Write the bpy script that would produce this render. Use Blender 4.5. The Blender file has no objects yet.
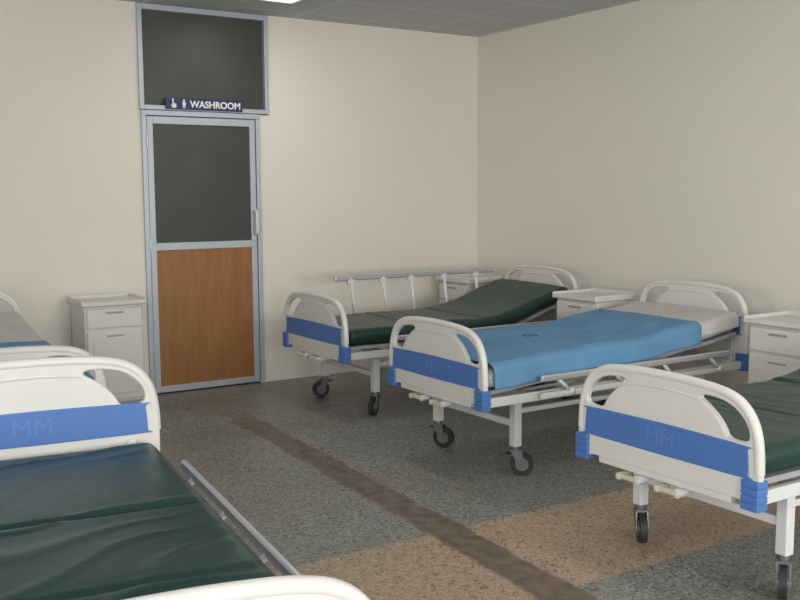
import bpy, bmesh, math
from mathutils import Vector, Matrix, noise

scene = bpy.context.scene
try:
    scene.view_settings.view_transform = 'Standard'
    scene.view_settings.look = 'None'
except Exception:
    pass
coll = scene.collection

# ------------------------------------------------------------------ materials
def mat(name, col, rough=0.5, metal=0.0, spec=0.5, noise_amt=0.0, noise_scale=8.0, bump=0.0, bump_scale=60.0):
    m = bpy.data.materials.new(name); m.use_nodes = True
    nt = m.node_tree; b = nt.nodes['Principled BSDF']
    b.inputs['Base Color'].default_value = (*col, 1)
    b.inputs['Roughness'].default_value = rough
    b.inputs['Metallic'].default_value = metal
    b.inputs['Specular IOR Level'].default_value = spec
    if noise_amt > 0 or bump > 0:
        tc = nt.nodes.new('ShaderNodeTexCoord')
    if noise_amt > 0:
        n = nt.nodes.new('ShaderNodeTexNoise'); n.inputs['Scale'].default_value = noise_scale
        n.inputs['Detail'].default_value = 5
        nt.links.new(tc.outputs['Object'], n.inputs['Vector'])
        r = nt.nodes.new('ShaderNodeValToRGB')
        r.color_ramp.elements[0].position = 0.3; r.color_ramp.elements[1].position = 0.7
        r.color_ramp.elements[0].color = (*[c*(1-noise_amt) for c in col], 1)
        r.color_ramp.elements[1].color = (*[min(1, c*(1+noise_amt)) for c in col], 1)
        nt.links.new(n.outputs['Fac'], r.inputs['Fac'])
        nt.links.new(r.outputs['Color'], b.inputs['Base Color'])
    if bump > 0:
        n2 = nt.nodes.new('ShaderNodeTexNoise'); n2.inputs['Scale'].default_value = bump_scale
        n2.inputs['Detail'].default_value = 4
        nt.links.new(tc.outputs['Object'], n2.inputs['Vector'])
        bp = nt.nodes.new('ShaderNodeBump'); bp.inputs['Strength'].default_value = bump
        bp.inputs['Distance'].default_value = 0.01
        nt.links.new(n2.outputs['Fac'], bp.inputs['Height'])
        nt.links.new(bp.outputs['Normal'], b.inputs['Normal'])
    return m

M = {}
M['wall'] = mat('wall_paint', (0.81, 0.77, 0.685), 0.75, noise_amt=0.02, noise_scale=1.2, bump=0.08, bump_scale=30)
M['wall2'] = mat('wall_paint_side', (0.82, 0.78, 0.70), 0.75, noise_amt=0.02, noise_scale=1.2, bump=0.08, bump_scale=30)
M['board'] = mat('moulded_plastic_cream', (0.71, 0.705, 0.67), 0.32, noise_amt=0.02)
M['blue'] = mat('blue_plastic', (0.080, 0.190, 0.50), 0.35)
M['blue_dark'] = mat('blue_plastic_dark', (0.11, 0.23, 0.54), 0.35)
M['steel'] = mat('powder_coated_steel', (0.74, 0.75, 0.77), 0.35, 0.05)
M['alu'] = mat('aluminium', (0.60, 0.62, 0.66), 0.35, 0.6)
M['aluw'] = mat('aluminium_frame', (0.50, 0.54, 0.60), 0.35, 0.25)
M['vinyl'] = mat('green_vinyl', (0.010, 0.042, 0.037), 0.38, spec=0.42, noise_amt=0.12, noise_scale=5, bump=0.5, bump_scale=7)
M['rubber'] = mat('caster_rubber', (0.03, 0.03, 0.032), 0.6)
M['caster'] = mat('caster_steel', (0.22, 0.22, 0.24), 0.35, 0.6)
M['crank'] = mat('crank_plastic', (0.60, 0.59, 0.47), 0.4)
M['locker'] = mat('locker_plastic', (0.68, 0.67, 0.63), 0.38, noise_amt=0.02)
M['lockdark'] = mat('locker_recess', (0.36, 0.36, 0.34), 0.5)
M['white_sheet'] = mat('white_sheet', (0.58, 0.58, 0.57), 0.85, noise_amt=0.05, noise_scale=6, bump=0.3, bump_scale=12)
M['glass'] = mat('dark_frosted_glass', (0.052, 0.055, 0.052), 0.42, noise_amt=0.18, noise_scale=2.5)
M['navy'] = mat('sign_navy', (0.015, 0.028, 0.11), 0.35)
M['white'] = mat('sign_white', (0.88, 0.88, 0.88), 0.5)
M['platform'] = mat('platform_steel', (0.42, 0.43, 0.45), 0.4, 0.2)

class NB:
    def __init__(s, nt): s.nt = nt
    def math(s, op, a, b=None, c=None, clamp=False):
        n = s.nt.nodes.new('ShaderNodeMath'); n.operation = op; n.use_clamp = clamp
        for i, v in enumerate((a, b, c)):
            if v is None: continue
            if isinstance(v, (int, float)): n.inputs[i].default_value = v
            else: s.nt.links.new(v, n.inputs[i])
        return n.outputs[0]
    def mix(s, f, a, b):
        n = s.nt.nodes.new('ShaderNodeMix'); n.data_type = 'RGBA'
        for sock, v in ((n.inputs[0], f), (n.inputs[6], a), (n.inputs[7], b)):
            if isinstance(v, tuple): sock.default_value = (*v, 1)
            elif isinstance(v, (int, float)): sock.default_value = v
            else: s.nt.links.new(v, sock)
        return n.outputs[2]
    def noise(s, vec, scale, detail=4):
        n = s.nt.nodes.new('ShaderNodeTexNoise'); n.inputs['Scale'].default_value = scale; n.inputs['Detail'].default_value = detail
        s.nt.links.new(vec, n.inputs['Vector']); return n.outputs['Fac']
    def smooth(s, v, lo, hi):
        n = s.nt.nodes.new('ShaderNodeMapRange'); n.interpolation_type = 'SMOOTHSTEP'
        s.nt.links.new(v, n.inputs['Value']); n.inputs['From Min'].default_value = lo; n.inputs['From Max'].default_value = hi
        return n.outputs[0]

def sheet_mat():
    m = mat('light_blue_sheet', (0.14, 0.31, 0.52), 0.85, bump=0.35, bump_scale=12)
    nt = m.node_tree; k = NB(nt); b = nt.nodes['Principled BSDF']
    tc = nt.nodes.new('ShaderNodeTexCoord'); P = tc.outputs['Object']
    sp = nt.nodes.new('ShaderNodeSeparateXYZ'); nt.links.new(P, sp.inputs[0])
    n = k.noise(P, 5, 5)
    col = k.mix(k.smooth(n, .3, .7), (0.110, 0.265, 0.460), (0.135, 0.305, 0.515))
    # small printed hospital emblem on the cloth
    ux = k.math('DIVIDE', k.math('SUBTRACT', sp.outputs[0], .72), .065)
    uy = k.math('DIVIDE', k.math('SUBTRACT', sp.outputs[1], .065), .055)
    rr = k.math('SQRT', k.math('ADD', k.math('MULTIPLY', ux, ux), k.math('MULTIPLY', uy, uy)))
    mask = k.math('SUBTRACT', 1.0, k.smooth(rr, .8, 1.0))
    st = k.math('GREATER_THAN', k.noise(P, 38, 1), .47)
    col = k.mix(k.math('MULTIPLY', k.math('MULTIPLY', mask, st), .85), col, (0.02, 0.04, 0.10))
    nt.links.new(col, b.inputs['Base Color'])
    return m
M['sheet'] = sheet_mat()

def wood_mat():
    m = bpy.data.materials.new('door_wood_laminate'); m.use_nodes = True
    nt = m.node_tree; b = nt.nodes['Principled BSDF']; b.inputs['Roughness'].default_value = 0.45
    tc = nt.nodes.new('ShaderNodeTexCoord'); mp = nt.nodes.new('ShaderNodeMapping')
    mp.inputs['Scale'].default_value = (14, 14, 1.2)
    n = nt.nodes.new('ShaderNodeTexNoise'); n.inputs['Scale'].default_value = 3; n.inputs['Detail'].default_value = 8
    r = nt.nodes.new('ShaderNodeValToRGB')
    r.color_ramp.elements[0].position = .25; r.color_ramp.elements[1].position = .8
    r.color_ramp.elements[0].color = (0.27, 0.115, 0.032, 1); r.color_ramp.elements[1].color = (0.36, 0.17, 0.055, 1)
    nt.links.new(tc.outputs['Object'], mp.inputs['Vector']); nt.links.new(mp.outputs[0], n.inputs['Vector'])
    nt.links.new(n.outputs['Fac'], r.inputs['Fac']); nt.links.new(r.outputs['Color'], b.inputs['Base Color'])
    return m
M['wood'] = wood_mat()

def floor_mat():
    m = bpy.data.materials.new('terrazzo_floor'); m.use_nodes = True
    nt = m.node_tree; b = nt.nodes['Principled BSDF']; k = NB(nt)
    g = nt.nodes.new('ShaderNodeNewGeometry'); P = g.outputs['Position']
    sp = nt.nodes.new('ShaderNodeSeparateXYZ'); nt.links.new(P, sp.inputs[0])
    X, Y = sp.outputs[0], sp.outputs[1]
    v = nt.nodes.new('ShaderNodeTexVoronoi'); v.inputs['Scale'].default_value = 100
    nt.links.new(P, v.inputs['Vector'])
    vs = nt.nodes.new('ShaderNodeSeparateXYZ'); nt.links.new(v.outputs['Color'], vs.inputs[0])
    chip = k.smooth(vs.outputs[0], 0.5, 0.95)
    dark = k.smooth(vs.outputs[1], 0.80, 0.97)
    gray = k.mix(chip, (0.225, 0.232, 0.210), (0.37, 0.375, 0.34))
    gray = k.mix(dark, gray, (0.08, 0.083, 0.075))
    tan = k.mix(chip, (0.40, 0.30, 0.205), (0.52, 0.41, 0.295))
    tan = k.mix(dark, tan, (0.20, 0.145, 0.09))
    band = k.math('MULTIPLY', k.smooth(Y, 2.66, 2.68), k.math('SUBTRACT', 1.0, k.smooth(Y, 3.44, 3.46)))
    col = k.mix(band, gray, tan)
    nz = k.noise(P, 1.1, 5)
    dirt = k.smooth(nz, 0.42, 0.75)
    col = k.mix(k.math('MULTIPLY', dirt, 0.25), col, (0.15, 0.125, 0.095))
    gb = k.math('MULTIPLY', k.smooth(Y, 5.2, 6.1), k.smooth(k.noise(P, 1.9, 5), .35, .7))
    col = k.mix(k.math('MULTIPLY', gb, 0.45), col, (0.18, 0.14, 0.10))
    # worn strip where a partition stood
    wob = k.math('MULTIPLY', k.math('SUBTRACT', k.noise(P, 5, 6), 0.5), 0.10)
    cx = k.math('ADD', k.math('MULTIPLY', k.math('SUBTRACT', Y, 3.9), 0.055), 2.49)
    dx = k.math('ABSOLUTE', k.math('ADD', k.math('SUBTRACT', X, cx), wob))
    strip = k.math('SUBTRACT', 1.0, k.smooth(dx, 0.075, 0.105))
    strip = k.math('MULTIPLY', strip, k.math('SUBTRACT', 1.0, k.smooth(Y, 5.7, 6.4)))
    sn = k.noise(P, 14, 6)
    scol = k.mix(k.smooth(sn, .3, .7), (0.110, 0.080, 0.056), (0.20, 0.155, 0.112))
    col = k.mix(k.math('MULTIPLY', strip, 0.9), col, scol)
    nt.links.new(col, b.inputs['Base Color'])
    b.inputs['Roughness'].default_value = 0.45
    b.inputs['Specular IOR Level'].default_value = 0.4
    return m
M['floor'] = floor_mat()

def ceil_mat():
    m = bpy.data.materials.new('ceiling_tiles'); m.use_nodes = True
    nt = m.node_tree; b = nt.nodes['Principled BSDF']; k = NB(nt)
    g = nt.nodes.new('ShaderNodeNewGeometry'); P = g.outputs['Position']
    sp = nt.nodes.new('ShaderNodeSeparateXYZ'); nt.links.new(P, sp.inputs[0])
    n = k.noise(P, 90, 3)
    col = k.mix(n, (0.49, 0.495, 0.51), (0.56, 0.565, 0.58))
    for ax, off in ((0, 0.02), (1, 0.3)):
        f = k.math('FRACT', k.math('DIVIDE', k.math('ADD', sp.outputs[ax], off), 0.6))
        d = k.math('ABSOLUTE', k.math('SUBTRACT', f, 0.5))
        line = k.math('GREATER_THAN', d, 0.48)
        col = k.mix(line, col, (0.64, 0.645, 0.66))
    nt.links.new(col, b.inputs['Base Color']); b.inputs['Roughness'].default_value = 0.9
    return m
M['ceil'] = ceil_mat()

def emis(name, col, s):
    m = bpy.data.materials.new(name); m.use_nodes = True
    b = m.node_tree.nodes['Principled BSDF']
    b.inputs['Emission Color'].default_value = (*col, 1); b.inputs['Emission Strength'].default_value = s
    return m
M['diffuser'] = emis('light_diffuser', (1.0, 0.98, 0.93), 2.5)

# ------------------------------------------------------------------ mesh helpers
def link(o, parent=None):
    coll.objects.link(o)
    if parent is not None: o.parent = parent
    return o
def empty(name):
    e = bpy.data.objects.new(name, None); e.empty_display_size = 0.1; coll.objects.link(e); return e
def from_bm(name, bm, material, parent=None, smooth=False):
    me = bpy.data.meshes.new(name); bmesh.ops.recalc_face_normals(bm, faces=bm.faces[:]); bm.to_mesh(me); bm.free()
    if material is not None: me.materials.append(material)
    if smooth:
        for p in me.polygons: p.use_smooth = True
    return link(bpy.data.objects.new(name, me), parent)
def add_box(bm, lo, hi):
    c = [(a+b)/2 for a, b in zip(lo, hi)]; s = [abs(b-a) for a, b in zip(lo, hi)]
    bmesh.ops.create_cube(bm, size=1, matrix=Matrix.Translation(c) @ Matrix.Diagonal((*s, 1)))
def boxes(name, lst, material, parent=None, bevel=0.003, seg=2):
    bm = bmesh.new()
    for lo, hi in lst: add_box(bm, lo, hi)
    if bevel > 0: bmesh.ops.bevel(bm, geom=bm.edges[:], offset=bevel, segments=seg, profile=0.5, affect='EDGES')
    return from_bm(name, bm, material, parent)
def add_cyl(bm, p0, p1, r, seg=16, r2=None):
    p0, p1 = Vector(p0), Vector(p1); d = p1-p0
    rot = d.to_track_quat('Z', 'Y').to_matrix().to_4x4()
    bmesh.ops.create_cone(bm, cap_ends=True, segments=seg, radius1=r, radius2=r if r2 is None else r2, depth=d.length,
                          matrix=Matrix.Translation((p0+p1)/2) @ rot)
def cyls(name, lst, material, parent=None, seg=16):
    bm = bmesh.new()
    for t in lst: add_cyl(bm, t[0], t[1], t[2], seg, t[3] if len(t) > 3 else None)
    o = from_bm(name, bm, material, parent, True)
    md = o.modifiers.new('es', 'EDGE_SPLIT'); md.split_angle = math.radians(40)
    return o
def catmull(pts, closed=True, n=6):
    out = []; N = len(pts)
    rng = range(N) if closed else range(N-1)
    for i in rng:
        if closed: p = [pts[(i+j-1) % N] for j in range(4)]
        else: p = [pts[max(0, min(N-1, i+j-1))] for j in range(4)]
        for s in range(n):
            t = s/n
            out.append(tuple(0.5*((2*p[1][k]) + (-p[0][k]+p[2][k])*t + (2*p[0][k]-5*p[1][k]+4*p[2][k]-p[3][k])*t*t
                       + (-p[0][k]+3*p[1][k]-3*p[2][k]+p[3][k])*t**3) for k in range(len(pts[0]))))
    if not closed: out.append(tuple(pts[-1]))
    return out
def to_mesh(o, name, material, parent, xf=None, smooth=True):
    coll.objects.link(o); bpy.context.view_layer.update()
    dg = bpy.context.evaluated_depsgraph_get()
    me = bpy.data.meshes.new_from_object(o.evaluated_get(dg))
    bpy.data.objects.remove(o)
    if xf:
        for v in me.vertices: v.co = xf(v.co)
    me.materials.clear(); me.materials.append(material)
    for p in me.polygons: p.use_smooth = smooth
    ob = link(bpy.data.objects.new(name, me), parent)
    if smooth:
        md = ob.modifiers.new('es', 'EDGE_SPLIT'); md.split_angle = math.radians(40)
    return ob
def plate(name, loops, half, bev, material, parent, xf):
    cu = bpy.data.curves.new(name, 'CURVE'); cu.dimensions = '2D'; cu.fill_mode = 'BOTH'
    cu.extrude = max(half-bev, 0.0005); cu.bevel_depth = bev; cu.bevel_resolution = 2
    for lp in loops:
        s = cu.splines.new('POLY'); s.points.add(len(lp)-1); s.use_cyclic_u = True
        for i, p in enumerate(lp): s.points[i].co = (p[0], p[1], 0, 1)
    return to_mesh(bpy.data.objects.new(name, cu), name, material, parent, xf)
def tube(name, pts, r, material, parent, cyclic=False, smoothn=0, xf=None):
    if smoothn: pts = catmull(pts, cyclic, smoothn)
    cu = bpy.data.curves.new(name, 'CURVE'); cu.dimensions = '3D'; cu.bevel_depth = r; cu.bevel_resolution = 3; cu.use_fill_caps = True
    s = cu.splines.new('POLY'); s.points.add(len(pts)-1); s.use_cyclic_u = cyclic
    for i, p in enumerate(pts): s.points[i].co = (*p, 1)
    return to_mesh(bpy.data.objects.new(name, cu), name, material, parent, xf)

# ------------------------------------------------------------------ bed
L = 2.04
def interp(prof, x):
    if x <= prof[0][0]: return prof[0][1]
    for (a, za), (b, zb) in zip(prof, prof[1:]):
        if x <= b:
            t = (x-a)/(b-a); t = t*t*(3-2*t)*0.5 + t*0.5
            return za+(zb-za)*t
    return prof[-1][1]

half_out = [(0.20, .425), (.36, .425), (.40, .41), (.432, .412), (.443, .45), (.445, .53), (.440, .62), (.424, .69), (.388, .747), (.333, .784), (.25, .803), (.12, .812)]
outer = [(0, .425)] + half_out + [(0, .814)] + [(-a, b) for a, b in half_out[::-1]]
OUT = catmull(outer, True, 4)
hole = [(.408, .650), (.398, .69), (.366, .730), (.316, .760), (.25, .774), (.190, .772), (.178, .752), (.216, .726), (.256, .695), (.286, .660), (.304, .632), (.340, .622), (.392, .628)]
HOLE_R = catmull(hole, True, 4)
HOLE_L = [(-a, b) for a, b in HOLE_R[::-1]]

def end_board(parent, x, dz, tag):
    # the headboard (dz > 0) is the same moulding, taller: only the part above the corner buffers is raised
    xf = lambda c: Vector((x+c.z, c.x, c.y+dz*min(1, max(0, (c.y-.43)/.06))))
    plate(tag+'_panel', [OUT, HOLE_R, HOLE_L], 0.014, 0.006, M['board'], parent, xf)
    rim = [(a, b, 0) for a, b in [(-a*.987, b-.006) for a, b in half_out[5:]] + [(0, .808)] + [(a*.987, b-.006) for a, b in half_out[5:][::-1]]]
    tube(tag+'_rim', rim, 0.019, M['board'], parent, False, 4, xf)
    for s in (-1, 1):
        led = [(-.175, .748, s*.011), (-.09, .757, s*.012), (0, .759, s*.012), (.09, .757, s*.012), (.175, .748, s*.011)]
        tube(tag+'_ledge_%d' % (1 if s > 0 else 2), led, 0.006, M['board'], parent, False, 4, xf)
    u = .008 + (.012 if dz > 0 else 0)
    inlay = catmull([(-.390, .50+u), (-.2, .498+u), (0, .497+u), (.2, .498+u), (.390, .50+u), (.402, .51+u), (.396, .596+u), (.386, .607+u), (.2, .612+u), (0, .614+u), (-.2, .612+u), (-.386, .607+u), (-.396, .596+u), (-.402, .51+u)], True, 3)
    plate(tag+'_blue_inlay', [inlay], 0.019, 0.004, M['blue'], parent, xf)
    tb = bpy.data.curves.new('emboss', 'FONT'); tb.body = 'MM'; tb.size = .085; tb.extrude = .0006; tb.align_x = 'CENTER'; tb.align_y = 'CENTER'
    me1 = to_mesh(bpy.data.objects.new('emboss', tb), tag+'_emblem_1', M['blue_dark'], parent, lambda c: Vector((x-.0195-c.z, -c.x*1.1, .556+u+dz+c.y)), False)
    me2 = bpy.data.objects.new(tag+'_emblem_2', me1.data.copy()); link(me2, parent)
    for v in me2.data.vertices: v.co = Vector((2*x-v.co.x, -v.co.y, v.co.z))
    lst = []
    for s in (-1, 1):
        ya, yb = sorted((s*.382, s*.456))
        lst.append(((x-.024, ya+.003, .398), (x+.026, yb-.003, .500)))
        for i in range(4):
            z0 = .394+i*.0275
            lst.append(((x-.028, ya, z0), (x+.030, yb, z0+.0262)))
    boxes(tag+'_corner_buffers', lst, M['blue'], parent, 0.0055, 3)
    boxes(tag+'_bracket', [((x-.012, -.33, .395), (x+.02, .33, .43))], M['board'], parent, .004)

def mattress(parent, prof, th, material, seed, seams=True, x0=0.045, x1=1.985, hw=.42, wr=1.0):
    bm = bmesh.new(); nx = 150; rings = []
    r = th*.42; ncor = 5; ntop = 30
    cs = []
    for i in range(ntop+1): cs.append((-hw+r+(2*hw-2*r)*i/ntop, th, 1))
    for i in range(1, ncor+1):
        a = math.pi/2-math.pi/2*i/ncor; cs.append((hw-r+r*math.cos(a), th-r+r*math.sin(a), .5))
    for i in range(0, ncor+1):
        a = -math.pi/2*i/ncor; cs.append((hw-r+r*math.cos(a), r+r*math.sin(a), 0))
    for i in range(0, ncor+1):
        a = -math.pi/2-math.pi/2*i/ncor; cs.append((-hw+r+r*math.cos(a), r+r*math.sin(a), 0))
    for i in range(0, ncor):
        a = math.pi-math.pi/2*i/ncor; cs.append((-hw+r+r*math.cos(a), th-r+r*math.sin(a), .5))
    seam_x = [0.62, 1.18] if seams else []
    for i in range(nx+1):
        t = i/nx; x = x0+(x1-x0)*t
        e = min(t, 1-t)*(x1-x0); sh = 0 if e > r else r-math.sqrt(max(0, r*r-(r-e)**2))
        zt = interp(prof, x); ring = []
        for y, z, w in cs:
            zz = z
            if zz > th/2: zz = max(th/2, zz-sh)
            else: zz = min(th/2, zz+sh*.6)
            yy = y*(1-sh*.3)
            if w > 0:
                n = noise.noise(Vector((x*3.2+seed, y*1.6, seed)))*.008
                q = noise.noise(Vector((x*6+seed+y*1.8+noise.noise(Vector((x*2, y*2, seed)))*1.5, y*1.3, seed*2)))
                n += (.008*math.exp(-(q/.09)**2) - .002)*wr*(.5+.5*noise.noise(Vector((x*1.7, y*2.3, seed+7))))
                n += noise.noise(Vector((x*1.2, y*1.0+5, seed)))*.006
                for sx in seam_x: n -= .010*math.exp(-((x-sx)/.010)**2)
                if material is M['white_sheet']: n = min(n, 0)*.5
                zz += n*w
            ring.append(bm.verts.new((x, yy, zt-th+zz)))
        rings.append(ring)
    N = len(cs)
    for a, b in zip(rings, rings[1:]):
        for j in range(N): bm.faces.new((a[j], a[(j+1) % N], b[(j+1) % N], b[j]))
    bm.faces.new(rings[0][::-1]); bm.faces.new(rings[-1])
    return from_bm('mattress', bm, material, parent, True)

def draped_sheet(name, parent, prof, x0, x1, material, seed, drop, lift=.006, hw=.426, amp=1.0):
    bm = bmesh.new(); nx = 110; rows = []
    path = []
    nd = 8
    for i in range(nd+1): path.append((-hw, -drop+drop*i/nd*0.85, 'L'))
    path += [(-hw+.006, -.008, 'L'), (-hw+.02, 0, 'T')]
    for i in range(1, 36): path.append((-hw+.02+(2*hw-.04)*i/36, 0, 'T'))
    path += [(hw-.02, 0, 'T'), (hw-.006, -.008, 'R')]
    for i in range(nd+1): path.append((hw, -drop*.15-drop*.85*i/nd, 'R'))
    for i in range(nx+1):
        x = x0+(x1-x0)*i/nx; row = []
        for y, z, k in path:
            zt = interp(prof, x)
            edge = noise.noise(Vector((x*2.2, seed, 3 if y > 0 else 9)))*.02
            if k == 'T':
                n = noise.noise(Vector((x*3.0, y*2.5, seed)))*.012+noise.noise(Vector((x*8, y*6, seed)))*.003
                q = noise.noise(Vector((x*4.5+y*2, y*3-x, seed+4)))
                n += .006*math.exp(-(q/.10)**2)*(1-(abs(y)/hw)**6)
                n = max(n*amp, -.002)
                # the cloth end bends a little: not a ruler-straight hem
                bend = .03*noise.noise(Vector((y*3, seed, 1)))*max(0, (x-x1+.2)/.2)
                row.append(bm.verts.new((x+bend, y, zt+lift+.008+n)))
            else:
                depth = -z/drop
                out = noise.noise(Vector((x*7, seed, 2)))*.012*depth+.008*depth
                sgn = 1 if y > 0 else -1
                row.append(bm.verts.new((x, y+sgn*(out+lift), zt+lift+z+edge*depth)))
        rows.append(row)
    for a, b in zip(rows, rows[1:]):
        for j in range(len(a)-1): bm.faces.new((a[j], a[j+1], b[j+1], b[j]))
    o = from_bm(name, bm, material, parent, True)
    s = o.modifiers.new('sol', 'SOLIDIFY'); s.thickness = .004; s.offset = 1
    return o

def side_guard(parent, side, raised, tag):
    y = side*.487
    if raised:
        zt, zb = .868, .50; xs = [.57, .86, 1.12, 1.44, 1.76]; sl = .03; rr = .013
        boxes(tag+'_top_rail', [((.43, y-.013, zt-.024), (1.95, y+.013, zt+.018))], M['alu'], parent, .009, 3)
        boxes(tag+'_hinge_blocks', [((x-.03, y-.018, zt-.05), (x+.03, y+.018, zt-.018)) for x in xs], M['steel'], parent, .006)
    else:
        zt, zb = .535, .44; xs = [.45, .85, 1.25, 1.65]; sl = .12; rr = .011
        boxes(tag+'_top_rail', [((.33, y-.012, zt-.018), (1.82, y+.012, zt+.018))], M['alu'], parent, .009, 3)
    boxes(tag+'_base_rail', [((.36, side*.455-.012, zb-.02), (1.88, side*.455+.012, zb+.012))], M['steel'], parent, .005)
    bm = bmesh.new()
    for x in xs:
        add_cyl(bm, (x, y-side*.004, zt-.01), (x+sl, side*.458, zb), rr, 10)
        add_cyl(bm, (x+sl, side*.44, zb), (x+sl, side*.478, zb), .02, 12)
    from_bm(tag+'_links', bm, M['steel'], parent, True)

def caster(parent, x, y, ang, tag):
    e = bpy.data.objects.new(tag, None); e.empty_display_size = .05; link(e, parent)
    e.location = (x, y, 0); e.rotation_euler = (0, 0, math.radians(ang))
    cyls('tyre', [((.035, -.015, .0625), (.035, .015, .0625), .0625)], M['rubber'], e, 28)
    cyls('hub', [((.035, -.019, .0625), (.035, .019, .0625), .036), ((.035, -.03, .0625), (.035, .03, .0625), .009)], M['caster'], e, 20)
    bm = bmesh.new()
    for s in (-1, 1):
        vs = [bm.verts.new((px, s*.024+o, pz)) for o in (-.0025, .0025) for px, pz in ((.02, .052), (.05, .052), (.035, .14), (-.028, .14))]
        bm.faces.new(vs[:4]); bm.faces.new(vs[4:][::-1])
        for i in range(4): bm.faces.new((vs[i], vs[(i+1) % 4], vs[4+(i+1) % 4], vs[4+i]))
    add_box(bm, (-.03, -.027, .134), (.038, .027, .142))
    add_cyl(bm, (0, 0, .14), (0, 0, .165), .022, 16)
    from_bm('fork', bm, M['caster'], e)
    boxes('brake_pedal', [((-.055, -.018, .115), (-.015, .018, .123))], M['rubber'], e, .003)

def bed(loc, ang, prof, sheets=False, raised_far=False, seed=1.0, cast=(20, -30, 60, 10), split=1.62, wr=1.0):
    e = empty('hospital_bed'); e.location = (loc[0], loc[1], 0); e.rotation_euler = (0, 0, math.radians(ang))
    end_board(e, 0, 0, 'footboard'); end_board(e, L, .10, 'headboard')
    fr = []
    for s in (-1, 1):
        ya, yb = sorted((s*.40, s*.43)); fr.append(((.02, ya, .405), (L-.02, yb, .455)))
    for x in (.03, .30, .9, 1.35, L-.06): fr.append(((x, -.40, .41), (x+.035, .40, .448)))
    for s in (-1, 1):
        ya, yb = sorted((s*.33, s*.36))
        fr.append(((L-.03, ya, .40), (L-.016, yb, .60)))
    boxes('bed_frame', fr, M['steel'], e, .004)
    lx = [.27, L-.33]; ly = .358; lg = []
    for x in lx:
        for s in (-1, 1): lg.append(((x-.024, s*ly-.024, .158), (x+.024, s*ly+.024, .43)))
        lg.append(((x-.014, -ly, .262), (x+.014, ly, .298)))
    for s in (-1, 1): lg.append(((lx[0], s*ly-.012, .335), (lx[1], s*ly+.012, .362)))
    boxes('legs', lg, M['steel'], e, .004)
    for i, (x, s) in enumerate(((lx[0], -1), (lx[0], 1), (lx[1], -1), (lx[1], 1))):
        caster(e, x, s*ly, cast[i], 'caster_%d' % (i+1))
    for i, y in enumerate((-.10, .10)):
        cyls('crank_shaft_%d' % (i+1), [((-.0, y, .375), (1.0, y, .40), .010), ((-.03, y, .374), (.02, y, .375), .018)], M['steel'], e)
        boxes('crank_arm_%d' % (i+1), [((-.042, y-.012, .365), (-.02, y+.10, .385))], M['crank'], e, .006)
        boxes('crank_grip_%d' % (i+1), [((-.045, y+.078, .358), (.03, y+.105, .387))], M['crank'], e, .009, 3)
    bm = bmesh.new(); prev = None; n = 60
    for i in range(n+1):
        x = .05+(1.93)*i/n; z = interp(prof, x)-.112
        row = [bm.verts.new(p) for p in ((x, -.41, z), (x, .41, z), (x, .41, z-.022), (x, -.41, z-.022))]
        if prev:
            for j in range(4): bm.faces.new((prev[j], prev[(j+1) % 4], row[(j+1) % 4], row[j]))
        else: bm.faces.new(row[::-1])
        prev = row
    bm.faces.new(prev)
    from_bm('mattress_platform', bm, M['platform'], e)
    zb = interp(prof, 1.75)-.13
    if zb > .5:
        cyls('backrest_strut', [((1.45, -.2, .43), (1.78, -.2, zb), .012), ((1.45, .2, .43), (1.78, .2, zb), .012)], M['steel'], e)
    mattress(e, prof, .105, M['white_sheet'] if sheets else M['vinyl'], seed, wr=0 if sheets else wr)
    side_guard(e, -1, False, 'side_guard_1'); side_guard(e, 1, raised_far, 'side_guard_2')
    if sheets:
        draped_sheet('white_bed_sheet', e, prof, split-.06, 1.975, M['white_sheet'], seed+3, .07, lift=-.002, amp=.35)
        draped_sheet('blue_bed_sheet', e, prof, .06, split, M['sheet'], seed, .115, lift=.013)
    return e

profA = [(0, .605), (1.12, .60), (1.3, .615), (2.0, .80)]
profB = [(0, .60), (.5, .635), (1.1, .65), (1.65, .71), (2.0, .755)]
profD = [(0, .60), (2.04, .60)]
bed((3.14, 5.972), 0, profA, raised_far=True, seed=2.3, cast=(215, 170, 20, 200), wr=.8)
bed((3.008, 4.318), 0, profB, sheets=True, seed=5.1, cast=(320, 300, 20, 100))
bed((2.834, 2.543), 0, profA, seed=8.7, cast=(215, 235, 20, 100))
bed((.505, 1.572), 83.2, profD, seed=11.2, cast=(20, 60, 20, 100), wr=1.3)
bed((.845, 4.60), 88.6, profB, sheets=True, seed=14.9, cast=(120, 60, 20, 100), split=1.15)

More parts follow.
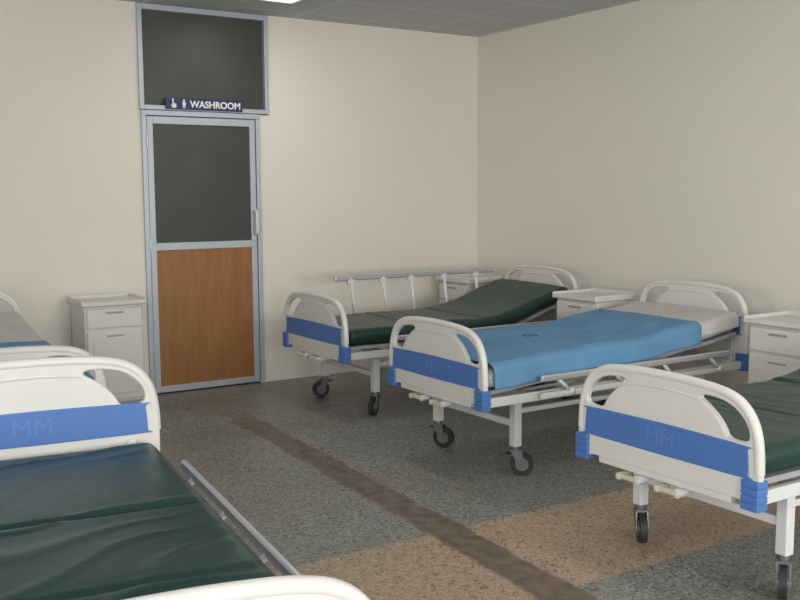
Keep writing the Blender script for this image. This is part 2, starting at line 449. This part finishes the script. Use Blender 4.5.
# ------------------------------------------------------------------ lockers
def locker(cx, cy, ang):
    """front faces local -Y"""
    e = empty('bedside_locker'); e.location = (cx, cy, 0); e.rotation_euler = (0, 0, math.radians(ang))
    w, d = .205, .18
    boxes('body', [((-w, -d+.012, .06), (w, d, .745))], M['locker'], e, .012, 3)
    boxes('plinth', [((-w+.02, -d+.03, .035), (w-.02, d-.02, .07))], M['lockdark'], e, .004)
    boxes('top_tray', [((-w-.022, -d-.02, .745), (w+.022, d+.015, .772))], M['locker'], e, .011, 3)
    boxes('tray_rim', [((-w-.021, d-.01, .765), (w+.021, d+.014, .797)), ((-w-.022, -d-.015, .765), (-w-.002, d+.01, .79)), ((w+.002, -d-.015, .765), (w+.022, d+.01, .79)),
                       ((-w-.02, -d-.019, .765), (w+.02, -d-.005, .779))], M['locker'], e, .007, 3)
    boxes('drawer_front', [((-w+.014, -d-.004, .592), (w-.014, -d+.014, .728))], M['locker'], e, .008, 3)
    boxes('drawer_grip', [((-.06, -d-.006, .690), (.06, -d-.002, .704))], M['lockdark'], e, .001)
    boxes('drawer_lip', [((-.07, -d-.013, .704), (.07, -d-.002, .712))], M['locker'], e, .003)
    boxes('door', [((-w+.014, -d-.004, .085), (w-.014, -d+.014, .575))], M['locker'], e, .008, 3)
    boxes('door_panel', [((-w+.05, -d-.009, .13), (w-.05, -d-.002, .50))], M['locker'], e, .004)
    boxes('door_grip', [((-.06, -d-.006, .530), (.06, -d-.002, .543))], M['lockdark'], e, .001)
    lst = []
    for x in (-w+.04, w-.04):
        for y in (-d+.05, d-.04): lst.append(((x-.01, y, .025), (x+.01, y, .025), .025))
    cyls('castors', lst, M['rubber'], e)
    return e
locker(1.97, 6.88, 0)
locker(4.95, 5.115, -90)
locker(4.91, 3.42, -90)
locker(5.07, 6.765, -90)

# ------------------------------------------------------------------ room shell
XW, YB, H = 5.422, 7.115, 2.887
XL, YF = -1.6, -3.0
T = .15
dx0, dx1, tx0, tx1 = 2.335, 3.275, 2.325, 3.36
boxes('floor', [((XL-T, YF-T, -.1), (XW+T, YB+T, 0))], M['floor'], None, 0)
boxes('ceiling', [((XL-T, YF-T, H), (XW+T, YB+T, H+.1))], M['ceil'], None, 0)
boxes('wall_back', [((XL-T, YB, 0), (dx0, YB+T, H)), ((tx1, YB, 0), (XW+T, YB+T, H)), ((dx1, YB, 0), (tx1, YB+T-.001, 2.12)),
                    ((dx0-.001, YB+.12, 0), (tx1+.001, YB+T-.002, H))], M['wall'], None, 0)
boxes('wall_right', [((XW, YF-T, 0), (XW+T, YB, H))], M['wall2'], None, 0)
def wall_windows(name, axis, pos0, pos1, a0, a1, wins, z0=.95, z1=2.35):
    lst = []
    def seg(u0, u1, zz0, zz1):
        if axis == 'x': lst.append(((pos0, u0, zz0), (pos1, u1, zz1)))
        else: lst.append(((u0, pos0, zz0), (u1, pos1, zz1)))
    seg(a0, a1, 0, z0); seg(a0, a1, z1, H)
    c = a0
    for w0, w1 in wins: seg(c, w0, z0, z1); c = w1
    seg(c, a1, z0, z1)
    boxes(name, lst, M['wall'], None, 0)
winsF = [(-.6, 1.4), (2.4, 4.4)]; winsL = [(-1.8, .2), (1.6, 3.6)]
wall_windows('wall_front', 'y', YF-T, YF, XL-T, XW, winsF)
wall_windows('wall_left', 'x', XL-T, XL, YF, YB, winsL)
k = 1
def window(axis, pos, w0, w1, z0=.95, z1=2.35):
    global k
    e = empty('window_%d' % k); k += 1
    f = .05; lst = []
    def b(u0, u1, a, c, t=.03):
        if axis == 'x': lst.append(((pos-t, u0, a), (pos+t, u1, c)))
        else: lst.append(((u0, pos-t, a), (u1, pos+t, c)))
    b(w0, w1, z0, z0+f); b(w0, w1, z1-f, z1); b(w0, w0+f, z0+f, z1-f); b(w1-f, w1, z0+f, z1-f); m = (w0+w1)/2; b(m-f/2, m+f/2, z0+f, z1-f)
    boxes('frame', lst, M['aluw'], e, .003)
for w in winsF: window('y', YF-.08, *w)
for w in winsL: window('x', XL-.08, *w)

# ------------------------------------------------------------------ washroom door
d = empty('door_1')
y0, y1 = YB-.025, YB+.045
boxes('door_frame', [((dx0, y0, 0), (dx0+.035, y1, 2.085)), ((dx1-.035, y0, 0), (dx1, y1, 2.085)), ((dx0, y0, 2.085), (dx1, y1, 2.122))], M['aluw'], d, .003)
lx0, lx1 = dx0+.040, dx1-.040
ya, yb = YB-.014, YB+.022
boxes('leaf_frame', [((lx0, ya, .012), (lx0+.045, yb, 2.080)), ((lx1-.045, ya, .012), (lx1, yb, 2.080)), ((lx0+.045, ya, 2.025), (lx1-.045, yb, 2.080)), ((lx0+.045, ya, .012), (lx1-.045, yb, .06)), ((lx0+.045, ya, 1.09), (lx1-.045, yb, 1.145))], M['aluw'], d, .003)
boxes('leaf_glass', [((lx0+.04, YB-.002, 1.14), (lx1-.04, YB+.006, 2.03))], M['glass'], d, 0)
boxes('leaf_wood_panel', [((lx0+.04, YB-.006, .055), (lx1-.04, YB+.006, 1.095))], M['wood'], d, 0)
hx = lx1-.022
tube('pull_handle', [(hx, ya+.002, 1.19), (hx, ya-.045, 1.20), (hx, ya-.055, 1.24), (hx, ya-.055, 1.33), (hx, ya-.045, 1.37), (hx, ya+.002, 1.38)], .012, M['steel'], d, False, 3)
boxes('lock_plate', [((hx-.018, ya-.006, 1.15), (hx+.018, ya+.001, 1.20))], M['alu'], d, .002)
cyls('hinges', [((lx0-.004, y0-.004, z), (lx0-.004, y0-.004, z+.09), .008) for z in (.25, 1.1, 1.85)], M['alu'], d)

tr = empty('window_%d' % k)   # transom light over the washroom door
boxes('transom_frame', [((tx0, y0, 2.126), (tx0+.035, y1, H-.004)), ((tx1-.035, y0, 2.126), (tx1, y1, H-.004)), ((tx0+.035, y0, 2.126), (tx1-.035, y1, 2.16)), ((tx0+.035, y0, H-.045), (tx1-.035, y1, H-.004))], M['aluw'], tr, .003)
boxes('transom_glass', [((tx0+.03, YB+.015, 2.155), (tx1-.03, YB+.022, H-.04))], M['glass'], tr, 0)

s = empty('washroom_sign')
sx0, sx1, sz0, sz1 = 2.515, 3.125, 2.134, 2.218
sy = y0-.014
boxes('sign_plate', [((sx0, sy, sz0), (sx1, sy+.012, sz1))], M['navy'], s, .002)
tcu = bpy.data.curves.new('sign_text', 'FONT'); tcu.body = 'WASHROOM'; tcu.size = .072; tcu.extrude = .001; tcu.offset = .002
tcu.align_x = 'LEFT'; tcu.align_y = 'CENTER'
to_ = bpy.data.objects.new('sign_text', tcu)
txt = to_mesh(to_, 'sign_text', M['white'], s, None, False)
xs = [v.co.x for v in txt.data.vertices]; ys = [v.co.y for v in txt.data.vertices]
a0, a1, b0, b1 = min(xs), max(xs), min(ys), max(ys)
for v in txt.data.vertices:
    c = v.co.copy(); v.co = Vector((2.70+(c.x-a0)/(a1-a0)*.405, sy-.0015-c.z, 2.150+(c.y-b0)/(b1-b0)*.052))
bm = bmesh.new()
px = 2.655
add_box(bm, (px-.012, sy-.002, 2.163), (px+.012, sy, 2.190)); add_box(bm, (px-.009, sy-.002, 2.143), (px-.002, sy, 2.164)); add_box(bm, (px+.002, sy-.002, 2.143), (px+.009, sy, 2.164))
add_cyl(bm, (px, sy-.002, 2.200), (px, sy, 2.200), .008, 12)
px = 2.57
add_box(bm, (px-.004, sy-.002, 2.17), (px+.004, sy, 2.195)); add_box(bm, (px-.004, sy-.002, 2.17), (px+.025, sy, 2.177)); add_box(bm, (px+.018, sy-.002, 2.146), (px+.025, sy, 2.175))
add_cyl(bm, (px, sy-.002, 2.204), (px, sy, 2.204), .007, 12)
bmesh.ops.create_cone(bm, cap_ends=True, segments=20, radius1=.018, radius2=.018, depth=.002, matrix=Matrix.Translation((px+.006, sy-.0008, 2.161)) @ Matrix.Rotation(math.pi/2, 4, 'X'))
from_bm('sign_pictograms', bm, M['white'], s)

# ------------------------------------------------------------------ ceiling lights
def ceiling_light(cx, cy, w, l, power):
    e = empty('ceiling_light'); e.location = (cx, cy, 0)
    f = .02
    boxes('housing', [((-w/2, -l/2, H-.03), (-w/2+f, l/2, H-.001)), ((w/2-f, -l/2, H-.03), (w/2, l/2, H-.001)), ((-w/2+f, -l/2, H-.03), (w/2-f, -l/2+f, H-.001)), ((-w/2+f, l/2-f, H-.03), (w/2-f, l/2, H-.001))], M['steel'], e, .003)
    boxes('diffuser', [((-w/2+f, -l/2+f, H-.018), (w/2-f, l/2-f, H-.008))], M['diffuser'], e, 0)
    la = bpy.data.lights.new('lamp', 'AREA'); la.shape = 'RECTANGLE'; la.size = w-.06; la.size_y = l-.06; la.energy = power; la.color = (1, .96, .88)
    lo = bpy.data.objects.new('lamp', la); link(lo, e); lo.location = (0, 0, H-.035)
ceiling_light(3.12, 5.86, .28, 1.2, 8)
ceiling_light(3.12, 2.4, .28, 1.2, 9)

def win_light(loc, rot, sx, sz, p):
    la = bpy.data.lights.new('window_daylight', 'AREA'); la.shape = 'RECTANGLE'; la.size = sx; la.size_y = sz; la.energy = p; la.color = (1, .985, .955)
    o = bpy.data.objects.new('window_daylight', la); coll.objects.link(o); o.location = loc; o.rotation_euler = rot
for w in winsF: win_light(((w[0]+w[1])/2, YF-.13, 1.65), (math.radians(90), 0, 0), 1.9, 1.3, 122)
for w in winsL: win_light((XL-.13, (w[0]+w[1])/2, 1.65), (math.radians(90), 0, math.radians(-90)), 1.9, 1.3, 46)
wd = bpy.data.worlds.new('World'); scene.world = wd; wd.use_nodes = True
wd.node_tree.nodes['Background'].inputs[0].default_value = (.8, .87, 1, 1); wd.node_tree.nodes['Background'].inputs[1].default_value = .6

# ------------------------------------------------------------------ camera
cam = bpy.data.cameras.new('camera'); co = bpy.data.objects.new('camera', cam); coll.objects.link(co)
cam.sensor_width = 36; cam.lens = 977.0/800*36
yaw, p, roll = math.radians(32.781), math.radians(6.211), math.radians(.331)
co.matrix_world = Matrix.Translation((0, 0, 1.502)) @ Matrix.Rotation(-yaw, 4, 'Z') @ Matrix.Rotation(math.pi/2-p, 4, 'X') @ Matrix.Rotation(-roll, 4, 'Z')
cam.clip_start = .05
scene.camera = co
